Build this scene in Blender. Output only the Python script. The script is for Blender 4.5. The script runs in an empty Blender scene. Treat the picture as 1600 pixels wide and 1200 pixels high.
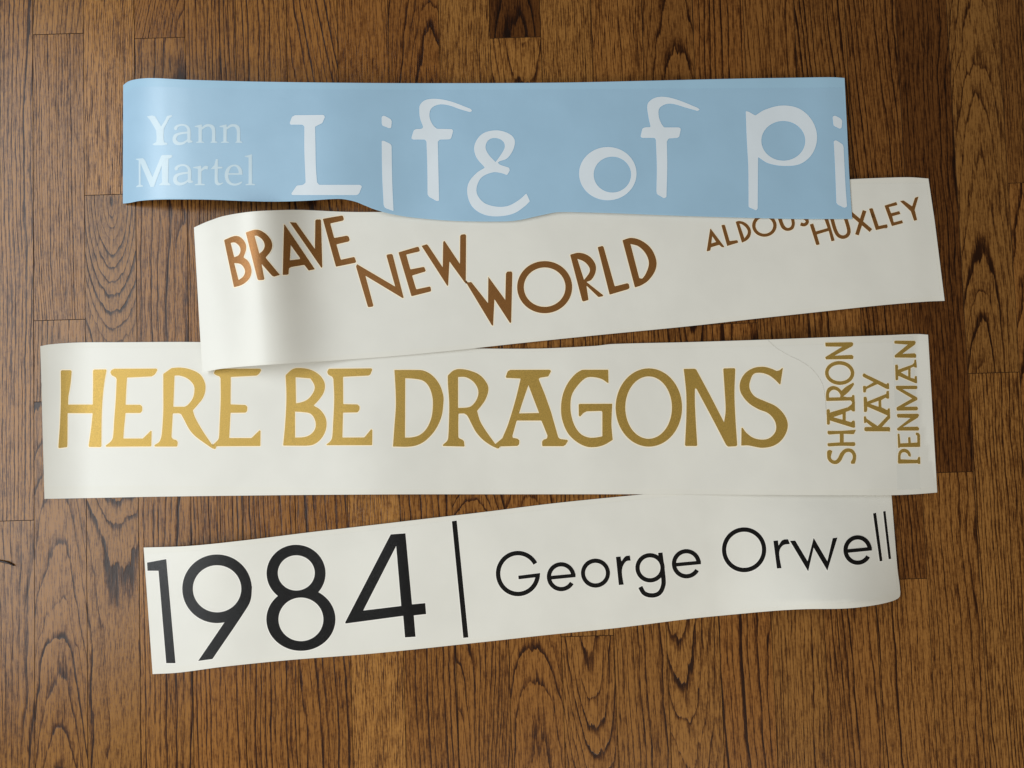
import bpy, math, random
import numpy as np
from mathutils import Vector
from mathutils.geometry import delaunay_2d_cdt

scene = bpy.context.scene
COL = scene.collection

# ------------------------------------------------------------------ camera
F = 1202.0                      # focal length in photo pixels (1600 wide)
TILT, ROLL, CAM_H = math.radians(2.6), math.radians(1.8), 0.846
_view = np.array([0, math.sin(TILT), -math.cos(TILT)])
_r0 = np.array([1.0, 0, 0]); _u0 = np.cross(_r0, _view)
RIGHT = math.cos(ROLL) * _r0 - math.sin(ROLL) * _u0
UP = math.cos(ROLL) * _u0 + math.sin(ROLL) * _r0
EYE = np.array([0, 0, CAM_H])

cam = bpy.data.cameras.new('camera'); camo = bpy.data.objects.new('camera', cam); COL.objects.link(camo)
from mathutils import Matrix
camo.matrix_world = Matrix(((RIGHT[0], UP[0], -_view[0], EYE[0]), (RIGHT[1], UP[1], -_view[1], EYE[1]),
                            (RIGHT[2], UP[2], -_view[2], EYE[2]), (0, 0, 0, 1)))
cam.sensor_width = 36; cam.lens = 36 * F / 1600; cam.clip_start = 0.01; cam.clip_end = 50
scene.camera = camo

# ------------------------------------------------------------------ light
world = bpy.data.worlds.new('World'); scene.world = world; world.use_nodes = True
bg = world.node_tree.nodes['Background']
bg.inputs['Color'].default_value = (1.0, 0.86, 0.66, 1); bg.inputs['Strength'].default_value = 0.105

def area(name, loc, target, sx, sy, power, color):
    l = bpy.data.lights.new(name, 'AREA'); l.shape = 'RECTANGLE'; l.size = sx; l.size_y = sy
    l.energy = power; l.color = color
    o = bpy.data.objects.new(name, l); COL.objects.link(o); o.location = loc
    d = Vector(target) - Vector(loc); o.rotation_euler = d.to_track_quat('-Z', 'Y').to_euler()
    return o
area('window_light', (-1.70, 0.25, 1.60), (0.0, 0.05, 0), 2.1, 1.4, 47, (0.93, 0.98, 1.0))
area('window_light', (0.30, -2.15, 1.55), (0.2, -0.2, 0), 1.8, 1.3, 34, (1.0, 0.94, 0.82))

scene.view_settings.view_transform = 'Standard'; scene.view_settings.look = 'None'
scene.view_settings.exposure = 0.05; scene.view_settings.gamma = 1.0

# ------------------------------------------------------------------ helpers
def unproject(px, py, z):
    """points on the photographed floor: pixel of the photo + height above the boards -> world"""
    px = np.asarray(px, float); py = np.asarray(py, float); z = np.asarray(z, float)
    d = ((px - 800) / F)[..., None] * RIGHT - ((py - 600) / F)[..., None] * UP + _view
    s = (z - EYE[2]) / d[..., 2]
    return EYE + s[..., None] * d

def sstep(a, b, x):
    t = np.clip((np.asarray(x, float) - a) / (b - a), 0, 1); return t * t * (3 - 2 * t)

def new_obj(name, me, parent=None, loc=(0, 0, 0)):
    o = bpy.data.objects.new(name, me); COL.objects.link(o); o.location = loc
    if parent: o.parent = parent
    return o

def tag(o, label=None, cat=None, kind=None, group=None):
    if label: o['label'] = label
    if cat: o['category'] = cat
    if kind: o['kind'] = kind
    if group: o['group'] = group

class NT:
    def __init__(self, name):
        self.m = bpy.data.materials.new(name); self.m.use_nodes = True
        self.t = self.m.node_tree; self.b = self.t.nodes['Principled BSDF']
    def n(self, typ, **kw):
        x = self.t.nodes.new(typ)
        for k, v in kw.items(): setattr(x, k, v)
        return x
    def put(self, v, sock):
        if hasattr(v, 'is_output'): self.t.links.new(v, sock)
        else: sock.default_value = v
    def math(self, op, a, b=0.0, c=0.0, clamp=False):
        x = self.n('ShaderNodeMath', operation=op, use_clamp=clamp)
        for i, v in enumerate((a, b, c)): self.put(v, x.inputs[i])
        return x.outputs[0]
    def mrange(self, v, a, b, c=0.0, d=1.0, smooth=True):
        x = self.n('ShaderNodeMapRange', interpolation_type='SMOOTHSTEP' if smooth else 'LINEAR')
        for i, q in enumerate((v, a, b, c, d)): self.put(q, x.inputs[i])
        return x.outputs[0]
    def mix(self, f, a, b, mode='MIX'):
        x = self.n('ShaderNodeMix', data_type='RGBA', blend_type=mode)
        self.put(f, x.inputs[0]); self.put(a, x.inputs[6]); self.put(b, x.inputs[7])
        return x.outputs[2]
    def vec(self, x, y, z=0.0):
        c = self.n('ShaderNodeCombineXYZ')
        for i, v in enumerate((x, y, z)): self.put(v, c.inputs[i])
        return c.outputs[0]
    def noise(self, v, scale=1.0, detail=2.0, rough=0.5, dist=0.0):
        x = self.n('ShaderNodeTexNoise'); self.put(v, x.inputs['Vector'])
        x.inputs['Scale'].default_value = scale; x.inputs['Detail'].default_value = detail
        x.inputs['Roughness'].default_value = rough; x.inputs['Distortion'].default_value = dist
        return x.outputs[0]
    def bump(self, h, strength, dist):
        x = self.n('ShaderNodeBump'); x.inputs['Strength'].default_value = strength
        x.inputs['Distance'].default_value = dist; self.put(h, x.inputs['Height'])
        self.t.links.new(x.outputs[0], self.b.inputs['Normal'])

# ------------------------------------------------------------------ wood floor
def wood_material():
    g = NT('oiled_oak')
    tc = g.n('ShaderNodeTexCoord'); s = g.n('ShaderNodeSeparateXYZ'); g.t.links.new(tc.outputs['Object'], s.inputs[0])
    x, y = s.outputs[0], s.outputs[1]
    def attr(nm):
        a = g.n('ShaderNodeAttribute', attribute_type='OBJECT', attribute_name=nm)
        q = g.n('ShaderNodeSeparateXYZ'); g.t.links.new(a.outputs['Vector'], q.inputs[0]); return q.outputs
    cx, d0, slope = attr('grain_a'); freq, seed, tone = attr('grain_b'); red, contrast, pore = attr('grain_c'); curv, tilt, jag = attr('grain_d')
    so = g.math('MULTIPLY', seed, 37.0)
    ys = g.math('ADD', y, seed)
    # slow wander of the growth rings along the board, and a finer ragged edge
    n1 = g.noise(g.vec(g.math('MULTIPLY', x, 22.0), g.math('MULTIPLY', ys, 4.5), so), 1, 3, .55)
    n2 = g.noise(g.vec(g.math('MULTIPLY', x, 190.0), g.math('MULTIPLY', ys, 26.0), so), 1, 3, .6)
    n3 = g.noise(g.vec(g.math('MULTIPLY', x, 60.0), g.math('MULTIPLY', ys, 11.0), so), 1, 2, .5)
    rx = g.math('MULTIPLY_ADD', y, tilt, g.math('SUBTRACT', x, cx))
    dy = g.math('MULTIPLY_ADD', y, slope, d0)
    dy = g.math('MULTIPLY_ADD', g.math('MULTIPLY', y, y), curv, dy)
    n0 = g.noise(g.vec(2.0, g.math('MULTIPLY', ys, 5.0), so), 1, 2, .5)
    dy = g.math('MULTIPLY_ADD', g.math('SUBTRACT', n0, .5), .013, dy)
    r = g.math('SQRT', g.math('ADD', g.math('MULTIPLY', rx, rx), g.math('MULTIPLY', dy, dy)))
    r = g.math('MULTIPLY_ADD', g.math('SUBTRACT', n1, .5), .0065, r)
    r = g.math('MULTIPLY_ADD', g.math('SUBTRACT', n3, .5), .0026, r)
    q = g.math('MULTIPLY', r, g.math('MULTIPLY', freq, 1.4))
    qn = g.noise(g.vec(g.math('MULTIPLY', q, .45), so), 1, 2, .6)
    q = g.math('MULTIPLY_ADD', g.math('SUBTRACT', qn, .5), 1.3, q)
    q = g.math('MULTIPLY_ADD', g.math('SUBTRACT', n2, .5), g.math('MULTIPLY', jag, .75), q)
    t = g.math('FRACT', q)
    ring_id = g.math('FLOOR', q)
    wn = g.n('ShaderNodeTexWhiteNoise', noise_dimensions='2D'); g.t.links.new(g.vec(ring_id, so), wn.inputs['Vector'])
    amp = g.math('MULTIPLY_ADD', wn.outputs['Value'], .85, .42)
    wid = g.math('MULTIPLY_ADD', wn.outputs['Value'], .30, .15)
    line = g.math('MULTIPLY', g.mrange(t, 0.0, wid, 1.0, 0.0), g.mrange(t, 0.0, .05))
    soft = g.mrange(t, 0.0, .75, 1.0, 0.0)
    line = g.math('MULTIPLY', line, amp)
    # broken strength along the line
    br = g.noise(g.vec(g.math('MULTIPLY', x, 120.0), g.math('MULTIPLY', ys, 9.0), so), 1, 3, .6)
    line = g.math('MULTIPLY', line, g.mrange(br, .3, .62, .35, 1.15))
    # open pores: short dark dashes along the board, fine fibre streaks
    p1 = g.noise(g.vec(g.math('MULTIPLY', x, 700.0), g.math('MULTIPLY', ys, 34.0), so), 1, 2, .6)
    p2 = g.noise(g.vec(g.math('MULTIPLY', x, 1150.0), g.math('MULTIPLY', ys, 70.0), so), 1, 2, .6)
    p3 = g.noise(g.vec(g.math('MULTIPLY', x, 330.0), g.math('MULTIPLY', ys, 300.0), so), 1, 3, .65)
    pores = g.math('MULTIPLY', g.mrange(p1, .52, .68), pore)
    pores = g.math('MULTIPLY', pores, g.math('MULTIPLY_ADD', soft, .55, .45))
    fib = g.math('SUBTRACT', p2, .5)
    mot = g.math('SUBTRACT', p3, .5)
    p4 = g.noise(g.vec(g.math('MULTIPLY', x, 300.0), g.math('MULTIPLY', ys, 14.0), g.math('ADD', so, 3.0)), 1, 3, .6)
    # broad tone drift
    nb = g.noise(g.vec(g.math('MULTIPLY', x, 30.0), g.math('MULTIPLY', ys, 5.0), g.math('ADD', so, 9.0)), 1, 2, .5)
    dark = g.math('MULTIPLY', line, g.math('MULTIPLY', contrast, 1.04))
    dark = g.math('ADD', dark, g.math('MULTIPLY', pores, .52))
    dark = g.math('MULTIPLY_ADD', soft, g.math('MULTIPLY', contrast, .13), dark)
    dark = g.math('MULTIPLY_ADD', fib, 1.75, dark)
    dark = g.math('MULTIPLY_ADD', mot, .6, dark)
    dark = g.math('MULTIPLY_ADD', g.math('SUBTRACT', nb, .5), .45, dark)
    dark = g.math('MULTIPLY_ADD', g.math('SUBTRACT', p4, .5), .62, dark)
    dark = g.math('ADD', dark, .11, clamp=True)
    ramp = g.n('ShaderNodeValToRGB'); g.t.links.new(dark, ramp.inputs[0])
    e = ramp.color_ramp.elements
    e[0].position = 0; e[0].color = (.290, .140, .036, 1)
    e[1].position = 1; e[1].color = (.021, .0060, .0013, 1)
    m = e.new(.32); m.color = (.146, .0605, .0135, 1)
    m = e.new(.65); m.color = (.056, .0190, .0038, 1)
    c = g.mix(red, ramp.outputs[0], g.mix(1.0, ramp.outputs[0], (.95, .70, .56, 1), 'MULTIPLY'))
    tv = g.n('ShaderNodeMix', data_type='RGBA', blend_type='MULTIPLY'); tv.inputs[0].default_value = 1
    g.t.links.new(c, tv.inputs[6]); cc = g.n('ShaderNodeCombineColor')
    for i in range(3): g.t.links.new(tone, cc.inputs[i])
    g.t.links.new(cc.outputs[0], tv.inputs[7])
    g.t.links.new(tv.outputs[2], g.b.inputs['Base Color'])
    g.put(g.mrange(dark, 0, 1, .27, .33, False), g.b.inputs['Roughness'])
    g.b.inputs['Specular IOR Level'].default_value = .33
    hgt = g.math('SUBTRACT', g.math('MULTIPLY', g.math('ADD', fib, mot), .4), g.math('ADD', line, pores))
    g.bump(hgt, .22, .0005)
    return g.m

WOOD = wood_material()
g = NT('grimy_board_edge'); g.b.inputs['Base Color'].default_value = (.045, .020, .008, 1); g.b.inputs['Roughness'].default_value = .85; g.b.inputs['Specular IOR Level'].default_value = .1
EDGE = g.m
g = NT('subfloor_dark'); g.b.inputs['Base Color'].default_value = (.018, .010, .006, 1); g.b.inputs['Roughness'].default_value = .9
SUB = g.m

PW = 0.05713; X0 = -0.52665
floor = bpy.data.meshes.new('floor')
floor.from_pydata([(-1.4, -1.1, -.019), (1.4, -1.1, -.019), (1.4, 1.1, -.019), (-1.4, 1.1, -.019)], [], [(0, 1, 2, 3)])
floor.materials.append(SUB)
FLOOR = new_obj('floor', floor); tag(FLOOR, kind='structure')

def plank_mesh(w, l):
    gp, ch, th = .00010, .00027, .018
    hx, hy = w / 2 - gp, l / 2 - gp
    v = []
    for (ox, oy, z) in ((hx - ch, hy - ch, 0), (hx, hy, -ch * .9), (hx, hy, -th)):
        v += [(-ox, -oy, z), (ox, -oy, z), (ox, oy, z), (-ox, oy, z)]
    f = [(0, 1, 2, 3)]
    for a in (0, 4):
        for i in range(4):
            j = (i + 1) % 4; f.append((a + i, a + 4 + i, a + 4 + j, a + j))
    me = bpy.data.meshes.new('plank'); me.from_pydata(v, [], f); me.materials.append(WOOD); me.materials.append(EDGE)
    me.polygons.foreach_set('material_index', [0] + [1] * (len(f) - 1)); return me

# end joints seen in the photo: column -> photo rows
JOINTS = {-1: [814], 0: [53, 500, 627], 1: [304], 2: [59], 3: [-180, 905], 4: [640], 5: [470], 6: [688], 7: [-60, 700], 8: [650],
          9: [58, 640], 10: [430, 994], 11: [700], 12: [600], 13: [505], 14: [-90, 640], 15: [420], 16: [905], 17: [738], 18: [582], 19: [284], 20: [900]}
# look of a board: key (column, index from the top) -> cx, d0, slope, ring freq, tone, red, contrast, pore
LOOK = {  # upper right boards' tones lowered a little further, painting in corner vignetting
 (-1, 0): (.045, .030, .03, 190, 1.0, .2, .8, .7, 0, .02, .5), (-1, 1): (.05, .05, .02, 220, .92, .2, .5, .8, 0, .05, .3),
 (0, 0): (.045, .03, .05, 170, 1.04, .1, .9, .6, 0, -.06, .4), (0, 1): (.08, .06, .02, 300, 1.0, .2, .55, 1.1, 0, .03, .3),
 (0, 2): (.02, .05, .03, 260, .95, .2, .8, 1., 0, 0, .3), (0, 3): (.0, .030, .07, 175, .94, .2, 1.0, .8, .05, .02, .6),
 (1, 0): (.10, .09, .01, 420, 1.16, .1, .4, 1.3, 0, 0, .3), (1, 1): (.012, .085, .00, 165, .95, .15, 1.15, .55, -.30, .02, .7),
 (2, 0): (.07, .06, .02, 340, .92, .4, .6, 1.1, 0, -.2, .3), (2, 1): (.045, .05, .03, 170, 1.0, .25, .85, .9, 0, .03, .3),
 (3, 1): (.08, .05, .01, 190, .98, .3, .85, 1.0, 0, .02, .3), (3, 2): (.08, .06, .01, 170, 1.0, .4, .85, 1.0, 0, .02, .3),
 (4, 0): (.09, .06, .01, 150, 1.0, .3, .95, .9, 0, .03, .3), (4, 1): (.08, .06, .01, 170, .95, .4, .9, .9, 0, .02, .3),
 (5, 0): (-.045, .03, -.03, 150, .98, .4, 1.15, .8, 0, .18, .4), (5, 1): (-.045, .05, .01, 170, .95, .4, .9, .9, 0, .02, .4),
 (6, 0): (.09, .09, .01, 340, .93, .5, .5, 1.2, 0, .02, .3), (6, 1): (.12, .10, .01, 420, 1.2, .1, .4, 1.4, 0, 0, .3),
 (7, 1): (.02, .03, .08, 200, .86, .6, .9, 1.2, 0, 0, .6), (7, 2): (.06, .03, .03, 150, .96, .4, 1.1, .8, 0, .04, .4),
 (8, 0): (.10, .09, .01, 400, 1.0, .2, .4, 1.2, 0, 0, .3), (8, 1): (-.04, .03, .02, 230, .95, .4, 1.0, .9, .2, -.1, .4),
 (9, 0): (.0, .06, .02, 180, .50, 1., .9, .8, 0, 0, .4), (9, 1): (.012, .05, -.11, 150, 1.04, .2, 1., .7, 0, .02, .7), (9, 2): (.0, .045, .08, 150, .98, .4, 1., .8, 0, 0, .7),
 (10, 0): (.10, .09, .01, 400, 1.02, .2, .4, 1.2, 0, 0, .3), (10, 1): (.08, .06, .01, 200, .98, .2, .7, 1.0, 0, 0, .3), (10, 2): (.014, .05, -.12, 170, 1.0, .3, 1.1, .8, 0, .04, .9),
 (11, 0): (.09, .08, .01, 380, .96, .4, .5, 1.2, 0, .02, .3), (11, 1): (.06, .05, .02, 150, .95, .3, .95, .9, 0, .04, .3),
 (12, 0): (.008, .04, .10, 130, .80, .5, 1.2, .8, -.1, .02, .9), (12, 1): (-.008, .05, -.12, 150, 1.02, .2, 1.15, .9, .1, .05, .9),
 (13, 0): (.07, .05, .02, 130, .86, .6, 1.2, .7, 0, .0, .4), (13, 1): (.05, .05, .02, 130, .97, .5, 1.1, .8, 0, .05, .4),
 (14, 1): (.06, .05, .05, 170, .85, .5, .95, .9, 0, .06, .4), (14, 2): (.1, .08, .01, 230, .98, .2, .7, 1., 0, .01, .3),
 (15, 0): (.045, .03, .05, 150, .82, .5, 1.1, .8, 0, .10, .5), (15, 1): (.05, .03, .03, 140, .95, .4, 1.05, .9, 0, .05, .4),
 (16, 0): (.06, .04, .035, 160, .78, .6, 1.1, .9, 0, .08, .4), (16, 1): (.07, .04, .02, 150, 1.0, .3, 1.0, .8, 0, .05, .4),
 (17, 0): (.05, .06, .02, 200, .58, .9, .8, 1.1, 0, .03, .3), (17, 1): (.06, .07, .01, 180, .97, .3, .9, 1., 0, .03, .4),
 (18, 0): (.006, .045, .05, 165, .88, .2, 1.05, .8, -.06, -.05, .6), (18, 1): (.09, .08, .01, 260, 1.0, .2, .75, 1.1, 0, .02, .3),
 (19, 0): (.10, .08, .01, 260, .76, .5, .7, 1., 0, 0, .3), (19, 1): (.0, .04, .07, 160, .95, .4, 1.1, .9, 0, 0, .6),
}
rng = random.Random(5)
for k in range(-5, 25):
    ys = sorted([float(unproject(52 + 82 * k + 40, j, 0.0)[1]) for j in JOINTS.get(k, [rng.uniform(100, 1000)])], reverse=True)
    ends = [0.82] + ys + [-0.82]
    for i in range(len(ends) - 1):
        a, b = ends[i], ends[i + 1]
        if a - b < .01: continue
        o = new_obj('plank', plank_mesh(PW, a - b), FLOOR, (X0 + PW * (k + .5), (a + b) / 2, rng.uniform(-.00012, .00012)))
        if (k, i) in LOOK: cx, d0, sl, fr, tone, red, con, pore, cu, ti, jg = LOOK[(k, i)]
        else:
            cx, d0, sl, fr = rng.uniform(-.02, .1), rng.uniform(.01, .08), rng.uniform(.01, .05), rng.uniform(160, 320)
            tone, red, con, pore = rng.uniform(.85, 1.08), rng.uniform(.1, .6), rng.uniform(.6, 1.1), rng.uniform(.7, 1.2)
            cu, ti, jg = 0, rng.uniform(-.05, .07), rng.uniform(.3, .6)
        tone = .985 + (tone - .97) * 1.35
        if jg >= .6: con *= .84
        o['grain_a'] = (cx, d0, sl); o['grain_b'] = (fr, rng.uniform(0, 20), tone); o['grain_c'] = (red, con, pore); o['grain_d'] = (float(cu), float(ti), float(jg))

# ------------------------------------------------------------------ outlines
def parse(s, fr):
    """'x,y x,y~' in an enlarged frame (ox, oy, scale) -> list of ((px,py), smooth)"""
    out = []
    for w in s.split():
        sm = w.endswith('~'); a, b = w.rstrip('~').split(',')
        out.append(((fr[0] + float(a) / fr[2], fr[1] + float(b) / fr[2]), sm))
    return out

def bez_path(pts, closed=True, rnd=0.0):
    """corners stay corners (rounded by rnd px), runs of smooth points become Catmull-Rom curves"""
    n = len(pts); P = [np.array(p[0]) for p in pts]; S = [p[1] for p in pts]; out = []
    for i in range(n if closed else n - 1):
        j = (i + 1) % n
        a, b = P[i], P[j]
        if not S[i] and not S[j]:
            seg = [a]
        else:
            pa = P[i - 1] if S[i] and (closed or i > 0) else a
            pb = P[(j + 1) % n] if S[j] and (closed or j < n - 1) else b
            L = np.linalg.norm(b - a); m = max(3, int(L / 2.5)); seg = []
            ta = (b - pa); tb = (pb - a)
            ta = ta / (np.linalg.norm(ta) + 1e-9) * L; tb = tb / (np.linalg.norm(tb) + 1e-9) * L
            for q in range(m):
                t = q / m
                h = (2*t**3 - 3*t**2 + 1, t**3 - 2*t**2 + t, -2*t**3 + 3*t**2, t**3 - t**2)
                seg.append(h[0]*a + h[1]*ta + h[2]*b + h[3]*tb)
        out += seg
    if not closed: out.append(P[-1])
    out = np.array(out)
    if closed and rnd > 0:
        res = []; m = len(out)
        for i in range(m):
            p, a, b = out[i], out[i - 1], out[(i + 1) % m]
            u, v = a - p, b - p; lu, lv = np.linalg.norm(u), np.linalg.norm(v)
            if lu < 1e-6 or lv < 1e-6: continue
            if np.dot(u, v) / (lu * lv) > -.85:
                d = min(rnd, .45 * lu, .45 * lv); p0, p1 = p + u / lu * d, p + v / lv * d
                res += [p0, .25*p0 + .5*p + .25*p1, p1]
            else: res.append(p)
        out = np.array(res)
    return out

def stroke(path, w):
    p = np.asarray(path); t = np.gradient(p, axis=0); t /= np.linalg.norm(t, axis=1)[:, None] + 1e-9
    nrm = np.stack([-t[:, 1], t[:, 0]], 1); w = np.broadcast_to(np.asarray(w, float), (len(p),))[:, None] / 2
    return np.concatenate([p + nrm * w, (p - nrm * w)[::-1]])

def ellipse(cx, cy, rx, ry, n=72, rot=0.0):
    a = np.linspace(0, 2 * np.pi, n, endpoint=False); e = np.stack([rx * np.cos(a), ry * np.sin(a)], 1)
    c, s = math.cos(rot), math.sin(rot); return e @ np.array([[c, s], [-s, c]]) + (cx, cy)

class G:
    """one letter: filled outlines minus holes, in photo pixels"""
    def __init__(self, fr, rnd=1.2): self.fr = fr; self.rnd = rnd; self.solid = []; self.hole = []
    def s(self, txt, rnd=None): self.solid.append(bez_path(parse(txt, self.fr), True, self.rnd if rnd is None else rnd)); return self
    def h(self, txt): self.hole.append(bez_path(parse(txt, self.fr), True, self.rnd * .6)); return self
    def st(self, txt, w):
        p = bez_path(parse(txt, self.fr), False); self.solid.append(stroke(p, w / self.fr[2])); return self
    def _t(self, e): return e / self.fr[2] + np.array(self.fr[:2])
    def ring(self, cx, cy, rx, ry, ix, iy, rot=0.0, icx=None, icy=None):
        self.solid.append(self._t(ellipse(cx, cy, rx, ry, rot=rot)))
        self.hole.append(self._t(ellipse(icx or cx, icy or cy, ix, iy, rot=rot))); return self
    def add(self, other): self.solid += other.solid; return self
    def arc(self, cx, cy, rx, ry, a0, a1, w):
        a = np.radians(np.linspace(a0, a1, 60)); self.solid.append(self._t(stroke(np.stack([cx + rx*np.cos(a), cy + ry*np.sin(a)], 1), w))); return self

def inside(poly, p):
    """non-zero winding test, vectorised"""
    x, y = p[:, 0], p[:, 1]; wn = np.zeros(len(p), int); m = len(poly)
    for i in range(m):
        x0, y0 = poly[i]; x1, y1 = poly[(i + 1) % m]
        isl = (x1 - x0) * (y - y0) - (x - x0) * (y1 - y0)
        wn += ((y0 <= y) & (y1 > y) & (isl > 0)).astype(int) - ((y0 > y) & (y1 <= y) & (isl < 0)).astype(int)
    return wn != 0

def offset(poly, d):
    p = np.asarray(poly); area2 = np.sum(p[:, 0] * np.roll(p[:, 1], -1) - np.roll(p[:, 0], -1) * p[:, 1])
    e = np.roll(p, -1, 0) - p; L = np.linalg.norm(e, axis=1); keep = L > 1e-5
    p = p[keep]; e = np.roll(p, -1, 0) - p; L = np.linalg.norm(e, axis=1)[:, None]
    nr = np.stack([e[:, 1], -e[:, 0]], 1) / L * (1 if area2 > 0 else -1)
    n0 = np.roll(nr, 1, 0); m = n0 + nr; l2 = np.sum(m * m, 1)[:, None]
    m = m * 2 / np.maximum(l2, .9)
    return p + m * d

def dense(poly, step=5.0):
    out = []
    for a, b in zip(poly, np.roll(poly, -1, 0)):
        m = max(1, int(np.linalg.norm(b - a) / step)); out += [a + (b - a) * q / m for q in range(m)]
    return np.array(out)

def fill(solid, hole, step=7.0):
    solid = [dense(np.asarray(q)) for q in solid]; hole = [dense(np.asarray(q)) for q in hole]
    vs, es = [], []
    for poly in list(solid) + list(hole):
        b = len(vs); m = len(poly)
        vs += [Vector((float(a), float(c))) for a, c in poly]; es += [(b + i, b + (i + 1) % m) for i in range(m)]
    al = np.concatenate([np.asarray(q) for q in solid]); lo, hi = al.min(0), al.max(0)
    gx, gy = np.meshgrid(np.arange(lo[0] + step*.37, hi[0], step), np.arange(lo[1] + step*.41, hi[1], step)); gp = np.stack([gx.ravel(), gy.ravel()], 1)
    if len(gp):
        ok = np.zeros(len(gp), bool)
        for q in solid: ok |= inside(q, gp)
        for q in hole: ok &= ~inside(q, gp)
        vs += [Vector((float(a), float(c))) for a, c in gp[ok]]
    V, E_, T, *_ = delaunay_2d_cdt(vs, es, [], 0, 1e-4)
    V = np.array([(v.x, v.y) for v in V]); T = np.array([t for t in T if len(t) == 3])
    c = V[T].mean(1); ok = np.zeros(len(T), bool)
    for q in solid: ok |= inside(q, c)
    for q in hole: ok &= ~inside(q, c)
    return V, T[ok]

def skin(name, V, T, hfun, zoff, thick, mat):
    """a thin sheet that lies on the curved surface hfun (photo pixel -> height in metres)"""
    used = np.unique(T); remap = -np.ones(len(V), int); remap[used] = np.arange(len(used)); V = V[used]; T = remap[T]
    def wpos(p): return unproject(p[:, 0], p[:, 1], hfun(p[:, 0], p[:, 1]))
    W = wpos(V); d = .8
    dx = wpos(V + (d, 0)) - wpos(V - (d, 0)); dy = wpos(V + (0, d)) - wpos(V - (0, d))
    N = np.cross(dy, dx); N /= np.linalg.norm(N, axis=1)[:, None]; N *= np.sign(N[:, 2])[:, None]
    a, b, c = W[T[:, 0]], W[T[:, 1]], W[T[:, 2]]
    flip = np.cross(b - a, c - a)[:, 2] < 0; T[flip] = T[flip][:, ::-1]
    top = W + N * zoff; bot = top - N * thick
    cnt = {}
    for t in T:
        for i in range(3):
            e = (int(t[i]), int(t[(i + 1) % 3])); cnt[e] = 1
    rim = [e for e in cnt if (e[1], e[0]) not in cnt]
    n = len(W); verts = [top, bot]; faces = [tuple(map(int, t)) for t in T] + [tuple(int(i) + n for i in t[::-1]) for t in T]
    rv = []; k = 2 * n
    for (i, j) in rim:
        rv += [top[i], top[j], bot[j], bot[i]]; faces.append((k + 3, k + 2, k + 1, k)); k += 4
    verts = np.concatenate(verts + ([np.array(rv)] if rv else []))
    c0 = (verts.min(0) + verts.max(0)) / 2
    me = bpy.data.meshes.new(name); me.from_pydata((verts - c0).tolist(), [], faces); me.materials.append(mat)
    me.polygons.foreach_set('use_smooth', [True] * len(faces))
    ln = []
    for f in faces[:len(T)]: ln += [tuple(N[i]) for i in f]
    for f in faces[len(T):2 * len(T)]: ln += [tuple(-N[i - n]) for i in f]
    for f in faces[2 * len(T):]:
        p = [verts[i] for i in f]; q = np.cross(p[1] - p[0], p[2] - p[0]); q = q / (np.linalg.norm(q) + 1e-12); ln += [tuple(q)] * 4
    me.normals_split_custom_set(ln)
    return me, c0

# ------------------------------------------------------------------ heights of the four strips (photo pixel -> metres)
mm = .001
def wave(x, c, w): return np.exp(-((x - c) / w) ** 2)
def h4(x, y):      # black numerals: nearly flat, right end arches up and tucks under
    x = np.asarray(x, float); y = np.asarray(y, float); xs = x - .085 * (y - 900)
    v = np.clip((y - 770) / 170, 0, 1)
    hump = 27 * sstep(1110, 1310, xs) * (1 - np.clip((xs - 1315) / 100, 0, 2) ** 2 * .88) * (.18 + .82 * v)
    left = 8 * wave(xs, 345, 90) * (1 - .6 * v) + 1.8 * wave(xs, 640, 60)
    return (0.5 + hump + left) * mm
def h3(x, y):      # gold letters
    x = np.asarray(x, float); y = np.asarray(y, float); v = np.clip((y - 535) / 240, 0, 1)
    z = 1.0 + 10.0 * np.clip((142 - x) / 79, 0, 1.1) ** 2 + 8.0 * wave(x, 600, 110) * (.12 + .88 * v) + 1.3 * wave(x, 930, 70) + 1.0 * wave(x, 1180, 90)
    z = z + 5.5 * sstep(1020, 1300, x) * v ** 2 + 7.0 * sstep(1080, 1300, x) * (1 - .3 * v) - 11.0 * np.clip((x - 1290) / 175, 0, 1.1) ** 2 * (1 - .1 * v)
    return np.maximum(z, .6) * mm
def h2(x, y):      # brown letters: left end arches
    x = np.asarray(x, float); y = np.asarray(y, float); xs = x - .085 * (y - 455); v = np.clip((y - 330) / 240, 0, 1)
    base = 2.8 + 2.6 * sstep(900, 620, x) * sstep(.5, 1, v)
    hump = 33 * (1 - .30 * v) * np.exp(-((xs - 410) / np.where(xs < 410, 70.0, 70.0)) ** 2)
    curl = -1.5 * sstep(1420, 1475, xs) + 1.2 * wave(xs, 1330, 90)
    return (base + hump + curl) * mm
def h1(x, y):      # pale blue strip, lies on the brown one
    x = np.asarray(x, float); y = np.asarray(y, float); v = np.clip((y - 125) / 210, 0, 1)
    base = 5.6 - 1.0 * sstep(1000, 1300, x)
    arch = (18 - 5 * sstep(260, 480, x)) * sstep(690, 500, x + 20 * v)
    t = np.clip((262 - x) / 71, 0, 1.2)
    arch = arch * (1 - .98 * t ** 2)
    return (base * (.35 + .65 * sstep(190, 300, x)) + arch + 1.2 * wave(x, 930, 120) + 1.5 * wave(x, 1290, 40)) * mm

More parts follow.
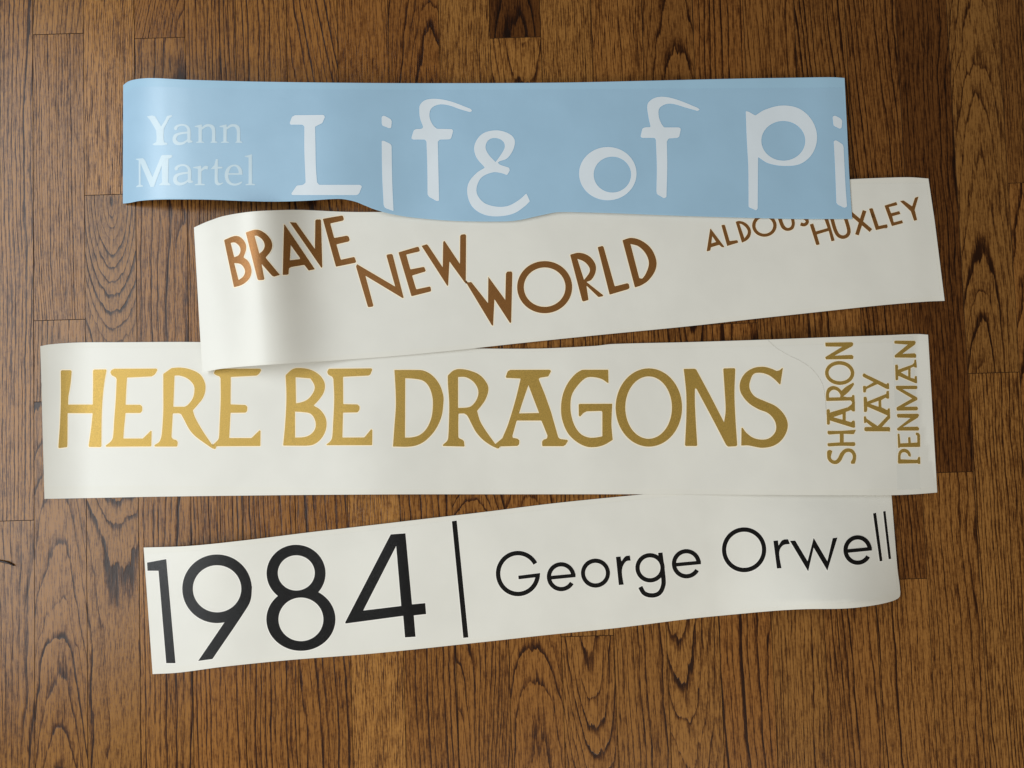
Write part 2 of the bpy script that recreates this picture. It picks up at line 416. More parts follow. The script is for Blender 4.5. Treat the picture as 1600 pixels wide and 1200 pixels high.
# ------------------------------------------------------------------ materials of the strips
def sheet_mat(name, col, rough, spec=.5, grain=.12, coat=0.0, wav=.5):
    g = NT(name); tc = g.n('ShaderNodeTexCoord').outputs['Object']
    n = g.noise(tc, 900, 2, .6); n0 = g.noise(tc, 14, 3, .5); n4 = g.noise(tc, 3500, 1, .5); n5 = g.noise(tc, 55, 2, .5)
    c = g.mix(g.mrange(n0, .3, .7), tuple(v * .975 for v in col[:3]) + (1,), tuple(min(1, v * 1.02) for v in col[:3]) + (1,))
    g.t.links.new(c, g.b.inputs['Base Color'])
    g.b.inputs['Specular IOR Level'].default_value = spec
    g.put(g.mrange(n0, .3, .7, rough - .04, rough + .05), g.b.inputs['Roughness'])
    mp = g.n('ShaderNodeMapping'); mp.inputs['Scale'].default_value = (14, 520, 14); g.t.links.new(tc, mp.inputs['Vector'])
    ribs = g.noise(mp.outputs[0], 1, 2, .5)
    h = g.math('MULTIPLY_ADD', n5, wav * 1.2, g.math('MULTIPLY', ribs, .22))
    h = g.math('MULTIPLY_ADD', n0, wav * 7, g.math('ADD', h, g.math('ADD', g.math('MULTIPLY', n, grain), g.math('MULTIPLY', n4, grain))))
    g.bump(h, .5, .00025)
    return g.m
def metal_mat(name, col, metal, rough, flake):
    g = NT(name); tc = g.n('ShaderNodeTexCoord').outputs['Object']
    n = g.noise(tc, 1300, 2, .7); n2 = g.noise(tc, 2600, 1, .6)
    c = g.mix(g.mrange(n, .35, .65), tuple(v * .82 for v in col[:3]) + (1,), tuple(min(1, v * 1.15) for v in col[:3]) + (1,))
    g.t.links.new(c, g.b.inputs['Base Color']); g.b.inputs['Metallic'].default_value = metal; g.b.inputs['Specular IOR Level'].default_value = .35
    g.b.inputs['Roughness'].default_value = rough
    g.bump(g.math('ADD', n, n2), flake, .00025)
    return g.m
WHITE = sheet_mat('white_backing', (.76, .755, .705), .34, .35)
TAPE = sheet_mat('clear_tape_on_white', (.762, .760, .718), .32, .36, .10)
TAPE2 = sheet_mat('doubled_tape', (.73, .735, .70), .30, .5, .10)
CREAM = sheet_mat('liner_edge_warm_sheen', (.93, .83, .64), .5)  # bare liner around letters, with a warm reflection put into its colour
PALE = sheet_mat('pale_liner_edge', (.86, .85, .81), .5)
BLUE = sheet_mat('blue_backing', (.36, .57, .75), .36)
BLUET = sheet_mat('clear_tape_on_blue', (.35, .55, .735), .36, .8, .14)
BLUEE = sheet_mat('blue_edge', (.27, .48, .68), .4)
WFAINT = sheet_mat('thin_white_vinyl', (.575, .72, .82), .3)
WLET = sheet_mat('white_vinyl', (.72, .80, .88), .36)
GOLD = metal_mat('gold_vinyl', (.475, .312, .075), .45, .46, .25)
BROWN = metal_mat('copper_brown_vinyl', (.285, .128, .037), .42, .36, .22)
BLACK = metal_mat('black_vinyl', (.006, .006, .0065), .0, .27, .3)

# ------------------------------------------------------------------ lettering (traced in enlarged frames: origin x, y, scale)
A1, A2 = (80, 560, 8), (240, 560, 8); A3, A4, A5 = (430, 560, 8), (600, 560, 8), (760, 560, 7.619); A6, A7 = (950, 560, 8), (1060, 560, 8)
gold = [
 G(A1).s('120,160 132,148 245,148 256,160 240,330~ 214,480 211,578 522,578 525,330~ 524,155 535,140 685,138 692,150 668,280~ 645,480~ 632,720~ 628,1100 615,1108 475,1106 470,1090 500,880~ 520,684 205,684 203,1050~ 200,1108 100,1122 90,1112 110,820~ 120,560~ 122,350~'),
 G(A1).s('742,178 752,150~ 790,130 1318,128 1328,145 1295,200~ 1255,225 948,240 938,400~ 930,580 1115,580 1138,605 1138,655 1115,682 930,682 912,860~ 902,1002 1148,1002 1245,905 1256,910 1252,1100 685,1104 682,1090 745,1040~ 772,990~ 790,760~ 808,520~ 820,260 808,235 760,210~'),
 G(A2).s('122,195 225,122 330,115~ 460,138~ 580,200~ 640,300~ 648,390~ 620,490~ 560,570~ 490,650 520,740~ 610,900~ 728,1075 785,1100 772,1135 735,1125 640,1060~ 520,970~ 450,890~ 385,770~ 345,695 310,685 240,688 228,900~ 224,985 245,1012 285,1020 303,1050 295,1102 15,1102 10,1085 70,1045~ 95,990~ 108,900~ 122,650~ 122,400~').h('262,215 330,215~ 430,255~ 500,330~ 512,400~ 490,500~ 430,580~ 390,605 247,605 255,400~'),
 G(A2).s('755,185 770,150~ 800,130 1335,130 1345,150 1320,190 1290,215 965,232 962,575 1150,583 1172,605 1170,655 1150,678 962,680 945,996 1225,996 1325,898 1337,905 1335,1095 745,1098 735,1085 790,1035~ 815,1000~ 825,850~ 840,500~ 838,250 825,225 775,205~'),
 G(A3).s('130,210 225,132~ 330,122~ 450,145~ 550,205~ 610,285~ 622,360~ 600,440~ 545,520~ 480,590 560,640~ 625,730~ 642,830~ 615,940~ 550,1030~ 470,1080~ 380,1092 105,1090 100,1080 120,880~ 138,600~ 140,420~').h('255,235 440,250 480,310~ 495,365~ 475,430~ 410,510~ 330,548~ 260,562').h('248,665 350,672~ 440,690~ 490,750~ 508,830~ 490,900~ 430,960~ 350,985~ 248,990'),
 G(A3).s('650,170 670,130 1205,125 1213,140 1190,200 1165,215 848,230 850,572 1030,576 1055,600 1055,640 1030,675 848,678 840,990 1115,988 1200,885 1215,895 1212,1085 648,1085 640,1078 690,1035~ 712,990~ 725,800~ 738,500~ 728,260 715,230 665,205'),
 G(A4, .6).s('130,145 420,145~ 500,155~ 600,210~ 690,320~ 740,460~ 742,560~ 720,720~ 650,880~ 550,1000~ 450,1070~ 330,1102~ 112,1102 130,850~ 148,600~ 145,400~').h('265,248 380,255~ 490,280~ 560,350~ 605,480~ 610,610~ 590,750~ 530,880~ 450,955~ 360,985~ 262,990'),
 G(A4).s('797,215 870,150~ 950,133~ 1080,155~ 1200,210~ 1285,310~ 1305,390~ 1270,510~ 1210,600~ 1163,655 1200,780~ 1270,900~ 1395,1075 1450,1105 1425,1128 1350,1095~ 1240,1020~ 1150,920~ 1090,810~ 1040,715~ 1000,688 930,690 928,900~ 930,985 940,1000 985,1018 1000,1040 1007,1102 738,1095 735,1080 790,1030~ 803,980~ 812,800~ 815,550~ 800,330~').h('925,232 1020,235~ 1110,285~ 1165,360~ 1180,430~ 1160,510~ 1110,580~ 1060,610~ 925,620'),
 G(A5).s('232,215 255,155~ 285,137 755,135 770,150 750,190~ 735,215 640,230 620,245 700,440 770,640 855,940 880,960 965,970 970,985 940,1030 915,1045 665,1045 662,990 680,968 720,955 728,920 655,740 360,740 310,920 312,945 370,955 392,975 390,1020 370,1042 160,1048 150,1070 130,1072 105,1020 190,950 260,780~ 350,480~ 408,240 235,232').h('500,318 627,650 388,655 430,520~'),
 G(A5, .7).s('1130,140~ 1170,135 1450,135 1453,290 1445,293 1370,245~ 1260,222~ 1180,235~ 1080,330~ 1015,440~ 1000,580~ 1015,700~ 1060,820~ 1130,905~ 1220,942~ 1300,942~ 1380,928 1380,640 1370,625 1195,630 1155,650 1115,693 1100,685 1098,550 1110,542 1497,540 1490,700~ 1488,800~ 1503,970 1400,1030~ 1300,1055~ 1190,1050~ 1070,990~ 970,890~ 905,740~ 888,600~ 905,450~ 960,310~ 1050,195~'),
 G(A6).ring(510, 614, 415, 489, 292, 390, 0, 507, 615),
 G(A7).s('65,132 205,130 225,145 400,470~ 570,800 590,650~ 578,400~ 560,135 570,125 700,122 710,135 700,450~ 712,750~ 735,1085 720,1098 620,1103 595,1080 450,800~ 225,378 205,375 205,550~ 220,850~ 235,1085 225,1095 90,1095 82,1080 98,750~ 98,450~ 80,250~'),
 G(A7, .6).s('1305,122 1275,320 1265,325 1200,260~ 1120,205~ 1020,180~ 940,195~ 900,270~ 885,345~ 905,415~ 960,480~ 1080,535~ 1220,600~ 1320,700~ 1365,810~ 1350,920~ 1280,1030~ 1180,1095~ 1050,1118~ 960,1105~ 870,1088~ 785,1090 788,870 800,865 850,930~ 930,990~ 1030,1015~ 1130,1000~ 1205,930~ 1222,850~ 1195,765~ 1120,685~ 1000,635~ 880,560~ 790,450~ 765,360~ 780,270~ 840,180~ 940,120~ 1060,105~ 1150,125~ 1230,158 1265,148 1295,122'),
]
bold = lambda gl: ([setattr(q, 'solid', [offset(p, .45) for p in q.solid]) for q in gl], gl)[1]
S1, S2 = (1280, 530, 6), (1380, 525, 5.714)
gold_small = [
 G(S1, .7).s('78,1050~ 100,1040 120,1050 112,1075~ 106,1110~ 125,1135~ 155,1138~ 180,1110~ 200,1070~ 235,1035~ 275,1026~ 315,1040~ 342,1085~ 340,1130~ 330,1165 300,1166 298,1150 315,1120~ 312,1080~ 285,1055~ 250,1060~ 225,1090~ 200,1140~ 160,1168~ 115,1160~ 82,1125~ 76,1085~'),
 G(S1, .7).s('80,862 200,862~ 340,852 322,888 200,885~ 90,892 80,882').s('80,978 200,970~ 330,968 336,985 328,1000 200,997~ 90,1003 80,996').s('195,870 226,870 226,985 195,985'),
 G(S1, .7).s('72,662 90,658 98,672 95,692 270,640 305,612 312,588 331,585 331,674 314,675 298,660 270,672 245,680 245,765 300,782 315,765 330,768 333,825 318,828 95,758 98,790 90,800 75,797').h('130,732 218,702 218,755'),
 G(S1, .7).s('68,577 65,520~ 80,465~ 125,442~ 175,455~ 208,488 250,450~ 318,410 322,425~ 275,490~ 218,538 260,546 305,545 312,525 327,528 330,600 312,590 295,572').h('92,547 92,510~ 112,482~ 142,474~ 178,492~ 197,525~ 195,545'),
 G(S1, .7).ring(191, 317, 134, 109, 104, 78, .05),
 G(S1, .7).s('58,35 305,31 316,42 310,62 130,158 305,150 318,162 314,184 65,187 58,170 225,68 62,66'),
 G(S1, .7).s('425,832 435,826 655,826 662,838 658,865 642,861 440,861 425,855').s('420,728 432,725 442,748 560,826 545,845 505,828 440,775 432,783 423,785').s('528,838 640,722 644,708 660,706 662,740 648,752 575,832 550,848'),
 G(S1, .7).s('418,545 438,542 445,562 446,590 580,535 630,515 632,490 650,487 652,555 636,555 620,545 576,572 580,640 640,670 645,652 658,650 660,720 645,715 446,628 447,665 440,680 422,680').h('475,606 555,578 555,634'),
 G(S1, .7).s('408,335 420,322 440,335 545,385 632,428 636,415 650,415 653,465 638,465 620,458 545,418 440,465 432,497 415,497 412,442 428,440 440,448 515,403 412,350'),
 G(S2, .7).s('135,1137 134,1080~ 142,1035~ 175,1010~ 215,1018~ 240,1048~ 243,1075 228,1072 215,1048~ 190,1035~ 165,1040~ 152,1065~ 152,1104 305,1108 314,1082 326,1082 328,1140 314,1140 305,1134').s('130,1118 160,1105 160,1136 136,1136'),
 G(S2, .7).s('130,875 142,876 150,962 226,958 223,908 238,904 243,957 306,954 305,888 292,880 292,866 312,866 325,884 326,988 310,988 150,990 135,998'),
 G(S2, .7).s('122,705 130,698 305,697 318,705 305,728 165,815 305,812 318,825 312,842 130,842 123,830 250,730 130,726'),
 G(S2, .7).s('113,450 125,447 298,447 303,460 298,472 160,472 300,550 302,568 175,635 300,633 308,648 300,662 122,664 120,640 262,558 118,472'),
 G(S2, .7).s('108,260 125,258 130,275 128,305 260,258 278,240 280,215 290,212 298,280 285,280 270,270 240,285 240,375 282,385 282,362 297,360 300,420 285,418 131,352 130,390 112,393').h('155,325 222,300 222,362'),
 G(S2, .7).s('100,48 110,44 280,46 287,58 280,75 160,163 280,157 292,170 290,192 105,190 103,175 225,75 102,66'),
]
gold_small = bold(gold_small)
B1, B2, B3 = (340, 330, 7.2727), (550, 360, 7.619), (680, 310, 4)
D1, D2 = (1095, 305, 8.889), (1255, 300, 8.421)
brown = [
 G(B1).s('75,328 195,282~ 260,295~ 315,360~ 325,430~ 295,525 350,570~ 385,660~ 375,740~ 330,800~ 270,840~ 188,865').h('150,360 200,357~ 250,400~ 262,450~ 240,500~ 190,523').h('190,590 260,600~ 305,650~ 312,700~ 290,745~ 240,783'),
 G(B1).s('322,242 430,210~ 500,225~ 580,290~ 620,370~ 605,450~ 545,528 708,725 640,745 620,735 500,600 532,770 525,780 470,785 455,775').h('420,280 450,280~ 510,325~ 535,385~ 520,440~ 475,483'),
 G(B1, .8).s('755,150 770,165 1105,660 1035,675 1020,655 985,610 835,635 810,650 805,715 795,722 740,725 745,500~').h('830,385 938,535 932,545 820,558'),
 G(B1, .8).s('820,125 890,130 1105,430 1110,105 1125,95 1165,93 1175,105 1190,635 1180,645'),
 G(B1).s('1195,88 1410,50 1425,55 1435,95 1425,108 1280,140 1325,305 1470,278 1490,290 1502,330 1490,345 1350,378 1400,552 1550,520 1560,530 1575,575 1565,587 1345,632'),
 G(B2, .8).s('60,402 515,670 410,300 420,288 470,280 485,292 615,800 605,808 160,540 255,895 245,908 200,915 188,905 48,430'),
 G(B2).s('553,262 780,195 795,200 808,240 800,252 645,288 695,465 850,435 862,440 878,480 868,492 715,538 765,702 925,668 935,675 943,715 935,728 708,785'),
 G(B2, .8).s('828,185 890,165 905,178 1080,440 1085,140 1095,125 1105,130 1285,400 1288,65 1305,50 1345,45 1358,60 1355,605 1368,625 1340,618 1160,370 1145,655 1135,662'),
 G(B3, .8).s('188,518 210,525 225,522 330,655 332,490 438,635 442,470 450,458 475,456 482,465 475,775 468,780 370,630 362,795 355,795'),
 G(B3).ring(684, 555, 172, 163, 130, 123),
 G(B3).s('843,352 900,340~ 960,360~ 1000,410~ 1002,460~ 975,510~ 945,522 1050,605 1048,612 1020,617 945,545 958,635 925,645 918,638').h('888,378 930,395~ 962,430~ 965,460~ 930,510'),
 G(B3).s('1015,305 1045,297 1052,303 1122,550 1200,530 1210,535 1215,560 1205,568 1090,602'),
 G(B3).s('1170,262 1225,247~ 1290,265~ 1350,315~ 1382,390~ 1375,450~ 1335,510~ 1290,542~ 1248,557').h('1220,285 1270,300~ 1315,345~ 1335,400~ 1325,450~ 1295,500~ 1275,498'),
]
brown_small = [
 G(D1, .7).s('130,465 140,470 325,715 320,725 290,722 255,690 140,725 130,770 85,780 82,770').h('158,570 212,650 145,670'),
 G(D1, .7).s('285,418 322,410 335,418 400,638 500,625 510,630 518,660 365,707'),
 G(D1, .7).s('483,370 530,358~ 600,375~ 660,420~ 695,490~ 685,570~ 640,625~ 570,660').h('535,395 580,410~ 640,470~ 650,530~ 605,600'),
 G(D1).ring(882, 423, 170, 155, 123, 113),
 G(D1, .7).s('1055,270 1110,255 1130,345~ 1160,420~ 1200,455~ 1245,440~ 1262,390~ 1220,220 1275,205 1298,340~ 1305,400~ 1280,470~ 1200,497~ 1130,465~ 1095,400~'),
 G(D1).st('1385,400~ 1430,412~ 1470,390~ 1475,350~ 1430,310~ 1380,280~ 1385,230~ 1430,210~', 46),
 G(D2, .7).s('85,428 130,415 165,520 320,475 265,325 315,312 412,635 405,642 370,650 335,512 178,560 215,685 210,692 175,700 168,690'),
 G(D2).st('372,335~ 420,500~ 460,570~ 520,595~ 580,570~ 600,510~ 555,340~', 47),
 G(D2).st('610,268 890,508', 50).st('806,246 706,564', 50),
 G(D2, .7).s('865,222 905,213 915,222 992,448 1100,425 1112,460 1105,468 955,502'),
 G(D2, .7).s('1068,180 1222,132 1238,165 1230,175 1125,200 1155,280 1262,252 1278,290 1170,320 1190,400 1300,372 1312,410 1165,450'),
 G(D2, .7).s('1272,120 1320,112 1432,190 1470,75 1515,62 1465,235 1497,365 1490,372 1458,380 1415,255'),
]
L1, L2, L3 = (180, 110, 4), (560, 110, 4), (880, 110, 3.3333)
Y1, Y2 = (220, 165, 8.889), (205, 230, 8)
fshape = '380,250~ 385,215~ 420,185~ 490,178~ 580,195~ 700,240 712,252 700,262 640,245~ 560,218~ 500,215~ 455,240~ 445,290~ 465,340~ 490,365 585,367 593,378 580,425 570,432 510,433 497,445 500,600~ 505,815 490,818 440,790 432,775 430,600~ 425,445 415,433 340,433 330,425 345,375 360,367 395,365 405,355 385,300~'
def n_letter(dx):
    return (G((Y1[0] + dx / 8.889, Y1[1], 8.889), .4).s('750,285 800,272 848,262 850,300 905,262~ 975,262~ 1020,290~ 1035,340~ 1036,495 1065,505 1065,517 970,517 970,506 988,498 988,350~ 960,298~ 915,296~ 850,335 848,498 880,506 880,517 770,517 770,506 802,498 802,305 750,297'))
def a_letter(fr):
    return (G(fr, .3).s('462,320~ 480,285~ 530,262~ 600,258~ 660,285~ 690,340~ 692,480 720,495 718,510 660,518~ 648,500 600,535~ 530,552~ 465,530~ 442,470~ 465,405~ 540,375~ 645,362 645,330~ 615,290~ 565,282~ 520,300~ 505,335 480,345')
            .h('645,388 570,400~ 515,420~ 495,462~ 515,500~ 560,512~ 620,490~ 648,462'))
blue_small = [
 G(Y1, .4).s('85,150 160,138 200,150 285,290 345,195 365,145 430,132 438,150 400,175 322,320 318,470~ 330,512 370,522 370,542 300,553 180,552 165,535 215,508 222,460~ 215,345 130,200'),
 a_letter(Y1), n_letter(0), n_letter(345),
 G(Y2, .4).s('60,145 150,138 175,165 268,375 378,105 395,98 505,98 518,110 505,130 468,148 462,440 492,465 492,477 350,477 355,465 388,440 384,235 285,495 245,500 120,205 120,470 152,482 152,493 65,501 65,488 98,470 96,165 62,157'),
 a_letter((205 + (525 - 442 * .9) / 8, 230 + (215 - 258 * .9) / 8, 8.889)),
 G(Y2, .4).s('775,250 830,240 875,230 877,275 920,235~ 965,240 955,280 925,275~ 880,300 878,455 922,465 922,476 795,476 795,465 835,455 835,270 775,260'),
 G(Y2, .4).s('1000,268 1040,225 1060,150 1085,150 1085,245 1142,245 1140,265 1085,268 1085,420~ 1105,450~ 1148,440 1145,455 1095,478~ 1055,460~ 1045,425~ 1045,272 1000,275'),
 G(Y2, .4).s('1392,345 1215,345 1222,400~ 1255,445~ 1310,455~ 1388,428 1385,445 1345,472~ 1275,480~ 1205,450~ 1172,380~ 1178,300~ 1215,245~ 1285,218~ 1350,235~ 1385,285~').h('1218,325 1345,325 1335,275~ 1300,240~ 1250,255~'),
 G(Y2, .4).s('1420,110 1470,100 1510,88 1512,455 1552,465 1552,475 1430,475 1430,465 1468,455 1468,130 1420,120'),
]
blue_big = [
 G(L1).s('1125,280 1302,278 1312,290 1295,330 1270,342 1250,352 1252,450~ 1255,600~ 1262,700 1275,715 1530,715 1543,725 1525,770 1510,780 1105,780 1100,770 1135,720 1175,715 1190,700 1182,500~ 1182,350 1170,340 1095,340 1090,330 1105,290'),
 G(L2, 2).s('145,440 160,440 205,462 208,480 212,700~ 220,880 165,860 157,840 148,650~').s('145,288 160,282 203,305 209,320 205,360 193,363 148,345 145,330'),
 G(L2).s(fshape),
 G(L2).s('880,570~ 930,550~ 970,490~ 975,430~ 930,390~ 850,375~ 770,400~ 725,470~ 735,540~ 790,608 740,640~ 690,700~ 680,770~ 710,850~ 780,900~ 870,913~ 970,895~ 1040,850~ 1072,818 1050,768 1010,805~ 940,845~ 870,852~ 790,830~ 745,780~ 740,730~ 770,670~ 840,638~ 890,642~ 930,655 947,625 942,608 885,590 872,578').h('857,573 810,520~ 795,475~ 815,435~ 855,423~ 900,440~ 915,475~ 895,520~'),
 G(L3).ring(232, 538, 150, 139, 97, 93, 0, 256, 543),
 G(L3).s('437,190~ 445,165~ 480,142~ 530,138~ 600,155~ 700,195 712,205 700,212 640,195~ 570,175~ 530,178~ 500,200~ 498,240~ 510,275~ 525,297 605,297 613,305 605,345 595,352 550,355 540,370 542,500~ 538,660 525,667 488,645 485,630 487,500~ 482,360 475,352 410,352 402,345 412,303 425,297 455,295 445,250~'),
 G(L3).s('950,212 965,215 1000,235 1050,205~ 1140,183~ 1230,200~ 1295,260~ 1322,345~ 1300,430~ 1240,485~ 1160,498~ 1070,485~ 1015,452 1013,720 1005,730 965,712 963,500~ 955,350~'),
 G(L3, 2).s('1408,368 1420,363 1455,385 1460,400 1470,600~ 1478,710 1465,717 1430,700 1422,690 1415,500~').s('1402,240 1415,235 1447,252 1453,265 1450,300 1440,305 1407,288'),
]
blue_big[6].hole.append(blue_big[6]._t(ellipse(1146, 367, 114, 103)))
N1, O1, O2 = (210, 780, 2.909), (740, 760, 4.444), (1080, 760, 4.444)
digits = [
 G(N1, .3).s('58,288 145,272 187,745 145,745 110,325 60,325'),
 G(N1, .3).ring(376, 407, 158, 156, 110, 107).s('535,395 528,460~ 500,512~ 355,726 290,735 412,556 485,470'),
 G(N1, .3).ring(735, 337, 134, 130, 84, 80, 0, 736, 335).ring(757, 546, 157, 143, 102, 99),
 G(N1, .3).s('1165,160 1232,155 1262,478 1322,472 1326,522 1270,528 1278,625 1230,628 1222,530 960,565 958,560').h('1190,212 1213,485 1040,506'),
]
bar = [G(N1, .3).s('1443,100 1465,97 1518,628 1495,630')]
def e_letter(fr, cx, cy, rx, ry):
    return G(fr, .3).arc(cx, cy, rx - 15, ry - 15, -2, -330, 30).s('%g,%g %g,%g %g,%g %g,%g' % (cx - rx + 16, cy - 5, cx + rx, cy - 22, cx + rx, cy + 3, cx - rx + 16, cy + 21))
black_small = [
 G(O1, .3).arc(308, 605, 138, 142, -29, -357, 31).s('310,620 462,601 460,628 312,645'),
 e_letter(O1, 608, 627, 100, 101),
 G(O1, .3).ring(846, 602, 101, 101, 72, 71),
 G(O1, .3).s('988,490 1020,486 1026,520 1055,485~ 1085,480 1090,515 1060,520~ 1036,555~ 1030,600~ 1042,682 1008,685'),
 G(O1, .3).ring(1225, 565, 102, 102, 72, 72).st('1296,460 1318,640~ 1316,690~ 1290,740~ 1240,757~ 1185,742~ 1157,698', 31),
 e_letter(O1, 1477, 537, 101, 102),
 G(O2, .3).ring(367, 440, 154, 156, 124, 125),
 G(O2, .3).s('570,378 602,375 606,410 635,372~ 672,367 685,400 640,408~ 615,440~ 612,480~ 627,568 595,570'),
 G(O2, .3).s('685,378 722,376 808,520 850,358 945,520 982,360 1015,355 945,585 850,425 812,590'),
 e_letter(O2, 1155, 442, 99, 103),
 G(O2, .3).s('1262,188 1283,183 1327,518 1308,520'),
 G(O2, .3).s('1332,175 1348,170 1387,503 1370,506'),
]

# ------------------------------------------------------------------ the four strips
def outline(top, bottom):
    t = [(q[:2], len(q) == 2) for q in top]; t[0] = (t[0][0], False); t[-1] = (t[-1][0], False)
    b = [(q[:2], len(q) == 2) for q in bottom]; b[0] = (b[0][0], False); b[-1] = (b[-1][0], False)
    return bez_path(t + b, True, 0)

def strip(label, hf, out, paper, tape, tapem, groups, lowm, edge=None, edge_w=2.2, extra=()):
    c = unproject(*out.mean(0), 0.0)
    root = bpy.data.objects.new('vinyl_strip', None); COL.objects.link(root); root.location = c; root.empty_display_size = .05
    tag(root, label, 'vinyl strip', group='vinyl lettering strips laid on the floor')
    def part(name, V, T, z, th, m, parent, pc):
        me, c0 = skin(name, V, T, hf, z, th, m); return new_obj(name, me, parent, c0 - pc), c0
    V, T = fill([out], [], 6.5); part('backing_paper', V, T, 0, .00030, paper, root, c)
    V, T = fill([tape], [], 6.5); part('transfer_tape', V, T, .00007, .00006, tapem, root, c)
    for (nm, poly, m, z) in extra:
        V, T = fill([np.array(poly, float)], [], 8); part(nm, V, T, z, .00002, m, root, c)
    for nm, glyphs, mat in groups:
        for gl in glyphs:
            V, T = fill(gl.solid, gl.hole, 6.5); o, oc = part(nm, V, T, .00024, .00010, mat, root, c)
            if edge and mat is not WFAINT:
                span = max(float(np.ptp(q, axis=0).max()) for q in gl.solid); ew = edge_w if span > 62 else edge_w * .62
                V, T = fill([offset(q, ew) for q in gl.solid], [offset(q, -ew) for q in gl.hole], 6.5)
                part('cut_edge', V, T, .00013, .00005, edge, o, oc)
    return root

def inset(out, l, t, r, b, tl, tr, br, bl):
    return None

o4 = outline([(224.4, 855.6), (296, 853), (382, 844.3), (485, 831.6), (554, 823.7), (657, 811.6), (760, 799.6), (852, 788), (920, 780.7), (994, 773.5), (1100, 763), (1250, 750), (1340, 742), (1390, 740)],
             [(1393, 774.6), (1402, 886), (1406.7, 926.5), (1404, 934.4), (1384, 942), (1350, 948), (1316, 951), (1260, 951.7), (1215, 954), (1147, 960), (1080, 966.6), (965, 981), (852, 992.4), (760, 1002.6), (588, 1020.6), (450, 1031.5), (347, 1042), (279, 1051), (238.5, 1053.3)])
o3 = outline([(63, 541), (75, 538.6), (100, 536.3), (130, 535), (180, 534.8), (312, 534.5), (500, 539), (742, 544.3), (805, 545), (855, 544.3), (930, 540.5), (957, 537.6), (1080, 534.5), (1200, 530.6), (1290, 527.2), (1387, 523.8), (1433, 522), (1450, 523)],
             [(1464.4, 769.5), (1433, 772), (1393, 773.7), (1293, 773.8), (1200, 773.2), (1001, 772.3), (800, 772.3), (630, 772.4), (450, 773.6), (250, 776), (150, 778), (69.5, 779.4)])
o2 = outline([(303, 355.5), (315, 350), (327, 345), (350, 337.5), (390, 331), (430, 328.6), (470, 328), (540, 331), (600, 331), (720, 326), (1000, 306), (1328, 280.3), (1369, 278.3), (1421, 277), (1450.6, 279)],
             [(1460.6, 346.6), (1476, 470, 0), (1447, 471.2), (1395, 475.3), (1342, 480.5), (1264, 489), (1185, 497.5), (1080, 509.3), (930, 524), (805, 537), (742, 544), (690, 549.5), (615, 556.5), (540, 562), (490, 565.3), (440, 568.5), (390, 572), (352, 575.5), (327, 579.5), (316, 583)])
o1 = outline([(192.5, 133), (200, 127.5), (212, 124), (235, 122), (290, 124.5), (400, 127.5), (560, 129.5), (700, 130), (880, 129), (1000, 126.5), (1150, 123), (1240, 121.5), (1300, 120.7), (1319.6, 121.8)],
             [(1327, 275), (1331.5, 342, 0), (1240, 342), (1180, 340.6), (1060, 337), (970, 333.5), (920, 332), (872, 331.5), (847, 336), (810, 344), (785, 346), (710, 345), (647, 340), (610, 334), (585, 327), (570, 321), (555, 315), (535, 311), (517, 311), (480, 313.5), (430, 315), (380, 314), (330, 312), (280, 311.5), (242, 312), (217, 314), (202, 317), (192, 318)])

P = lambda s: bez_path([((float(w.rstrip('~').split(',')[0]), float(w.rstrip('~').split(',')[1])), w.endswith('~')) for w in s.split()], True, 0)
t4 = P('228,866 300,861~ 390,851~ 560,831~ 760,807~ 995,781~ 1250,758~ 1388,750 1402,925 1350,938~ 1260,944~ 1080,959~ 852,985~ 588,1013~ 350,1034~ 243,1045')
t3 = P('75,548 130,544~ 312,545~ 500,550~ 742,551~ 957,546~ 1200,541~ 1448,532 1460,761 1293,765~ 1000,764~ 630,764~ 250,759~ 75,760')
t2 = P('306,359 350,341~ 430,333~ 600,339~ 1000,314~ 1328,288~ 1447,286 1470,462 1342,473~ 1080,502~ 742,537~ 540,555~ 390,568~ 350,572~ 317.5,579')
t1 = P('193.5,146 215,136~ 290,137~ 400,139~ 700,140.5~ 1000,139~ 1316,137 1327,275~ 1330,340.2 1180,338.8~ 1060,335.2~ 970,331.7~ 920,330.2~ 872,329.7~ 847,334.2~ 810,342.2~ 785,344.2~ 710,343.2~ 647,338.2~ 610,332.2~ 585,325~ 570,319~ 555,313~ 535,309~ 517,309~ 480,311.5~ 430,313~ 380,312~ 330,310~ 242,310~ 193,315.8')

strip('white strip with large black numerals, a thin bar and thin round black letters', h4, o4, WHITE, t4, TAPE,
      [('digit', digits, BLACK), ('divider_bar', bar, BLACK), ('letter', black_small, BLACK)], None, PALE, 1.3)
strip('white strip with large gold capitals and small sideways gold words at its right', h3, o3, WHITE, t3, TAPE,
      [('letter', gold + gold_small, GOLD)], None, CREAM, 1.5,
      extra=[('tape_overlap', [(1394, 527), (1426, 526), (1432, 640), (1438, 764), (1402, 765), (1398, 640)], TAPE2, .0001)])
strip('white strip with brown capitals in three stepped words, its left end arching up', h2, o2, WHITE, t2, TAPE,
      [('letter', brown + brown_small, BROWN)], None, CREAM, 1.35)
strip('pale blue strip with white lettering, lying over the brown lettered one', h1, o1, BLUE, t1, BLUET,
      [('letter', blue_small, WFAINT), ('letter', blue_big, WLET)], None, BLUEE, .8)

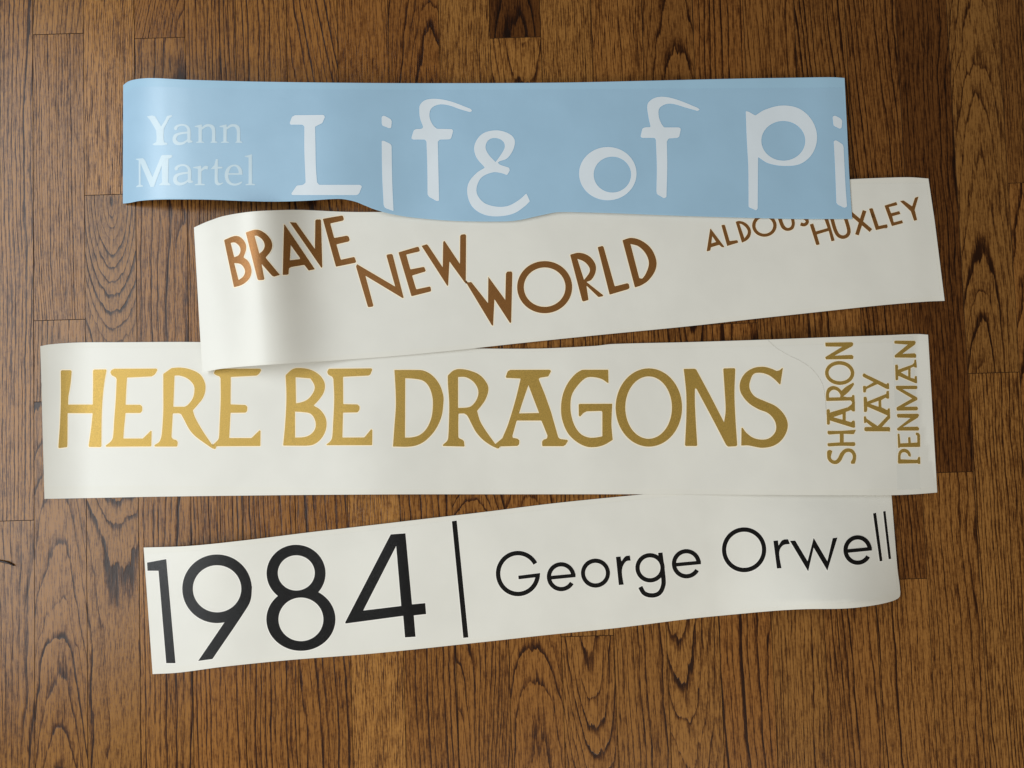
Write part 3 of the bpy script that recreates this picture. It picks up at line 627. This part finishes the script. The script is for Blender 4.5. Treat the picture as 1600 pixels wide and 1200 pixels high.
# ------------------------------------------------------------------ small stray things
def tube(name, pts, rad, mat, sides=6):
    """tapered tube through world points"""
    p = np.array(pts); t = np.gradient(p, axis=0); t /= np.linalg.norm(t, axis=1)[:, None]
    s = np.cross(t, (0, 0, 1.0)); s /= np.linalg.norm(s, axis=1)[:, None]; u = np.cross(s, t)
    r = np.broadcast_to(np.asarray(rad, float), (len(p),)); c0 = p.mean(0); v = []
    for i in range(len(p)):
        for k in range(sides):
            a = 2 * math.pi * k / sides; v.append(p[i] + r[i] * (math.cos(a) * s[i] + math.sin(a) * u[i]) - c0)
    f = [(i*sides + k, i*sides + (k+1) % sides, (i+1)*sides + (k+1) % sides, (i+1)*sides + k) for i in range(len(p) - 1) for k in range(sides)]
    f += [tuple(range(sides))[::-1], tuple((len(p)-1)*sides + k for k in range(sides))]
    me = bpy.data.meshes.new(name); me.from_pydata([tuple(q) for q in v], [], f); me.materials.append(mat)
    me.polygons.foreach_set('use_smooth', [True] * len(f))
    return new_obj(name, me, None, c0)
g = NT('hair_grey'); g.b.inputs['Base Color'].default_value = (.55, .52, .47, 1); HAIR = g.m
g = NT('dark_bark'); g.b.inputs['Base Color'].default_value = (.022, .010, .008, 1); BARK = g.m
hp = bez_path([((1200, 532), False), ((1215, 545), True), ((1236, 557), True), ((1254, 566), True), ((1270, 578), True), ((1284, 598), True), ((1289, 620), True), ((1291, 648), False)], False)
o = tube('hair', unproject(hp[:, 0], hp[:, 1], h3(hp[:, 0], hp[:, 1]) + .00034), .00008, HAIR, 5)
tag(o, 'single fine curved hair lying on the gold lettered strip near its sideways words', 'hair')
tp = bez_path([((-4, 876), False), ((4, 877.5), True), ((11, 879), True), ((17, 881.5), True), ((22, 884), False)], False)
o = tube('wood_splinter', unproject(tp[:, 0], tp[:, 1], np.full(len(tp), .0013)), np.interp(np.linspace(0, 1, len(tp)), [0, .5, 1], [.0010, .0013, .0007]), BARK, 6)
tag(o, 'small dark wood splinter lying on the boards at the left edge', 'splinter')
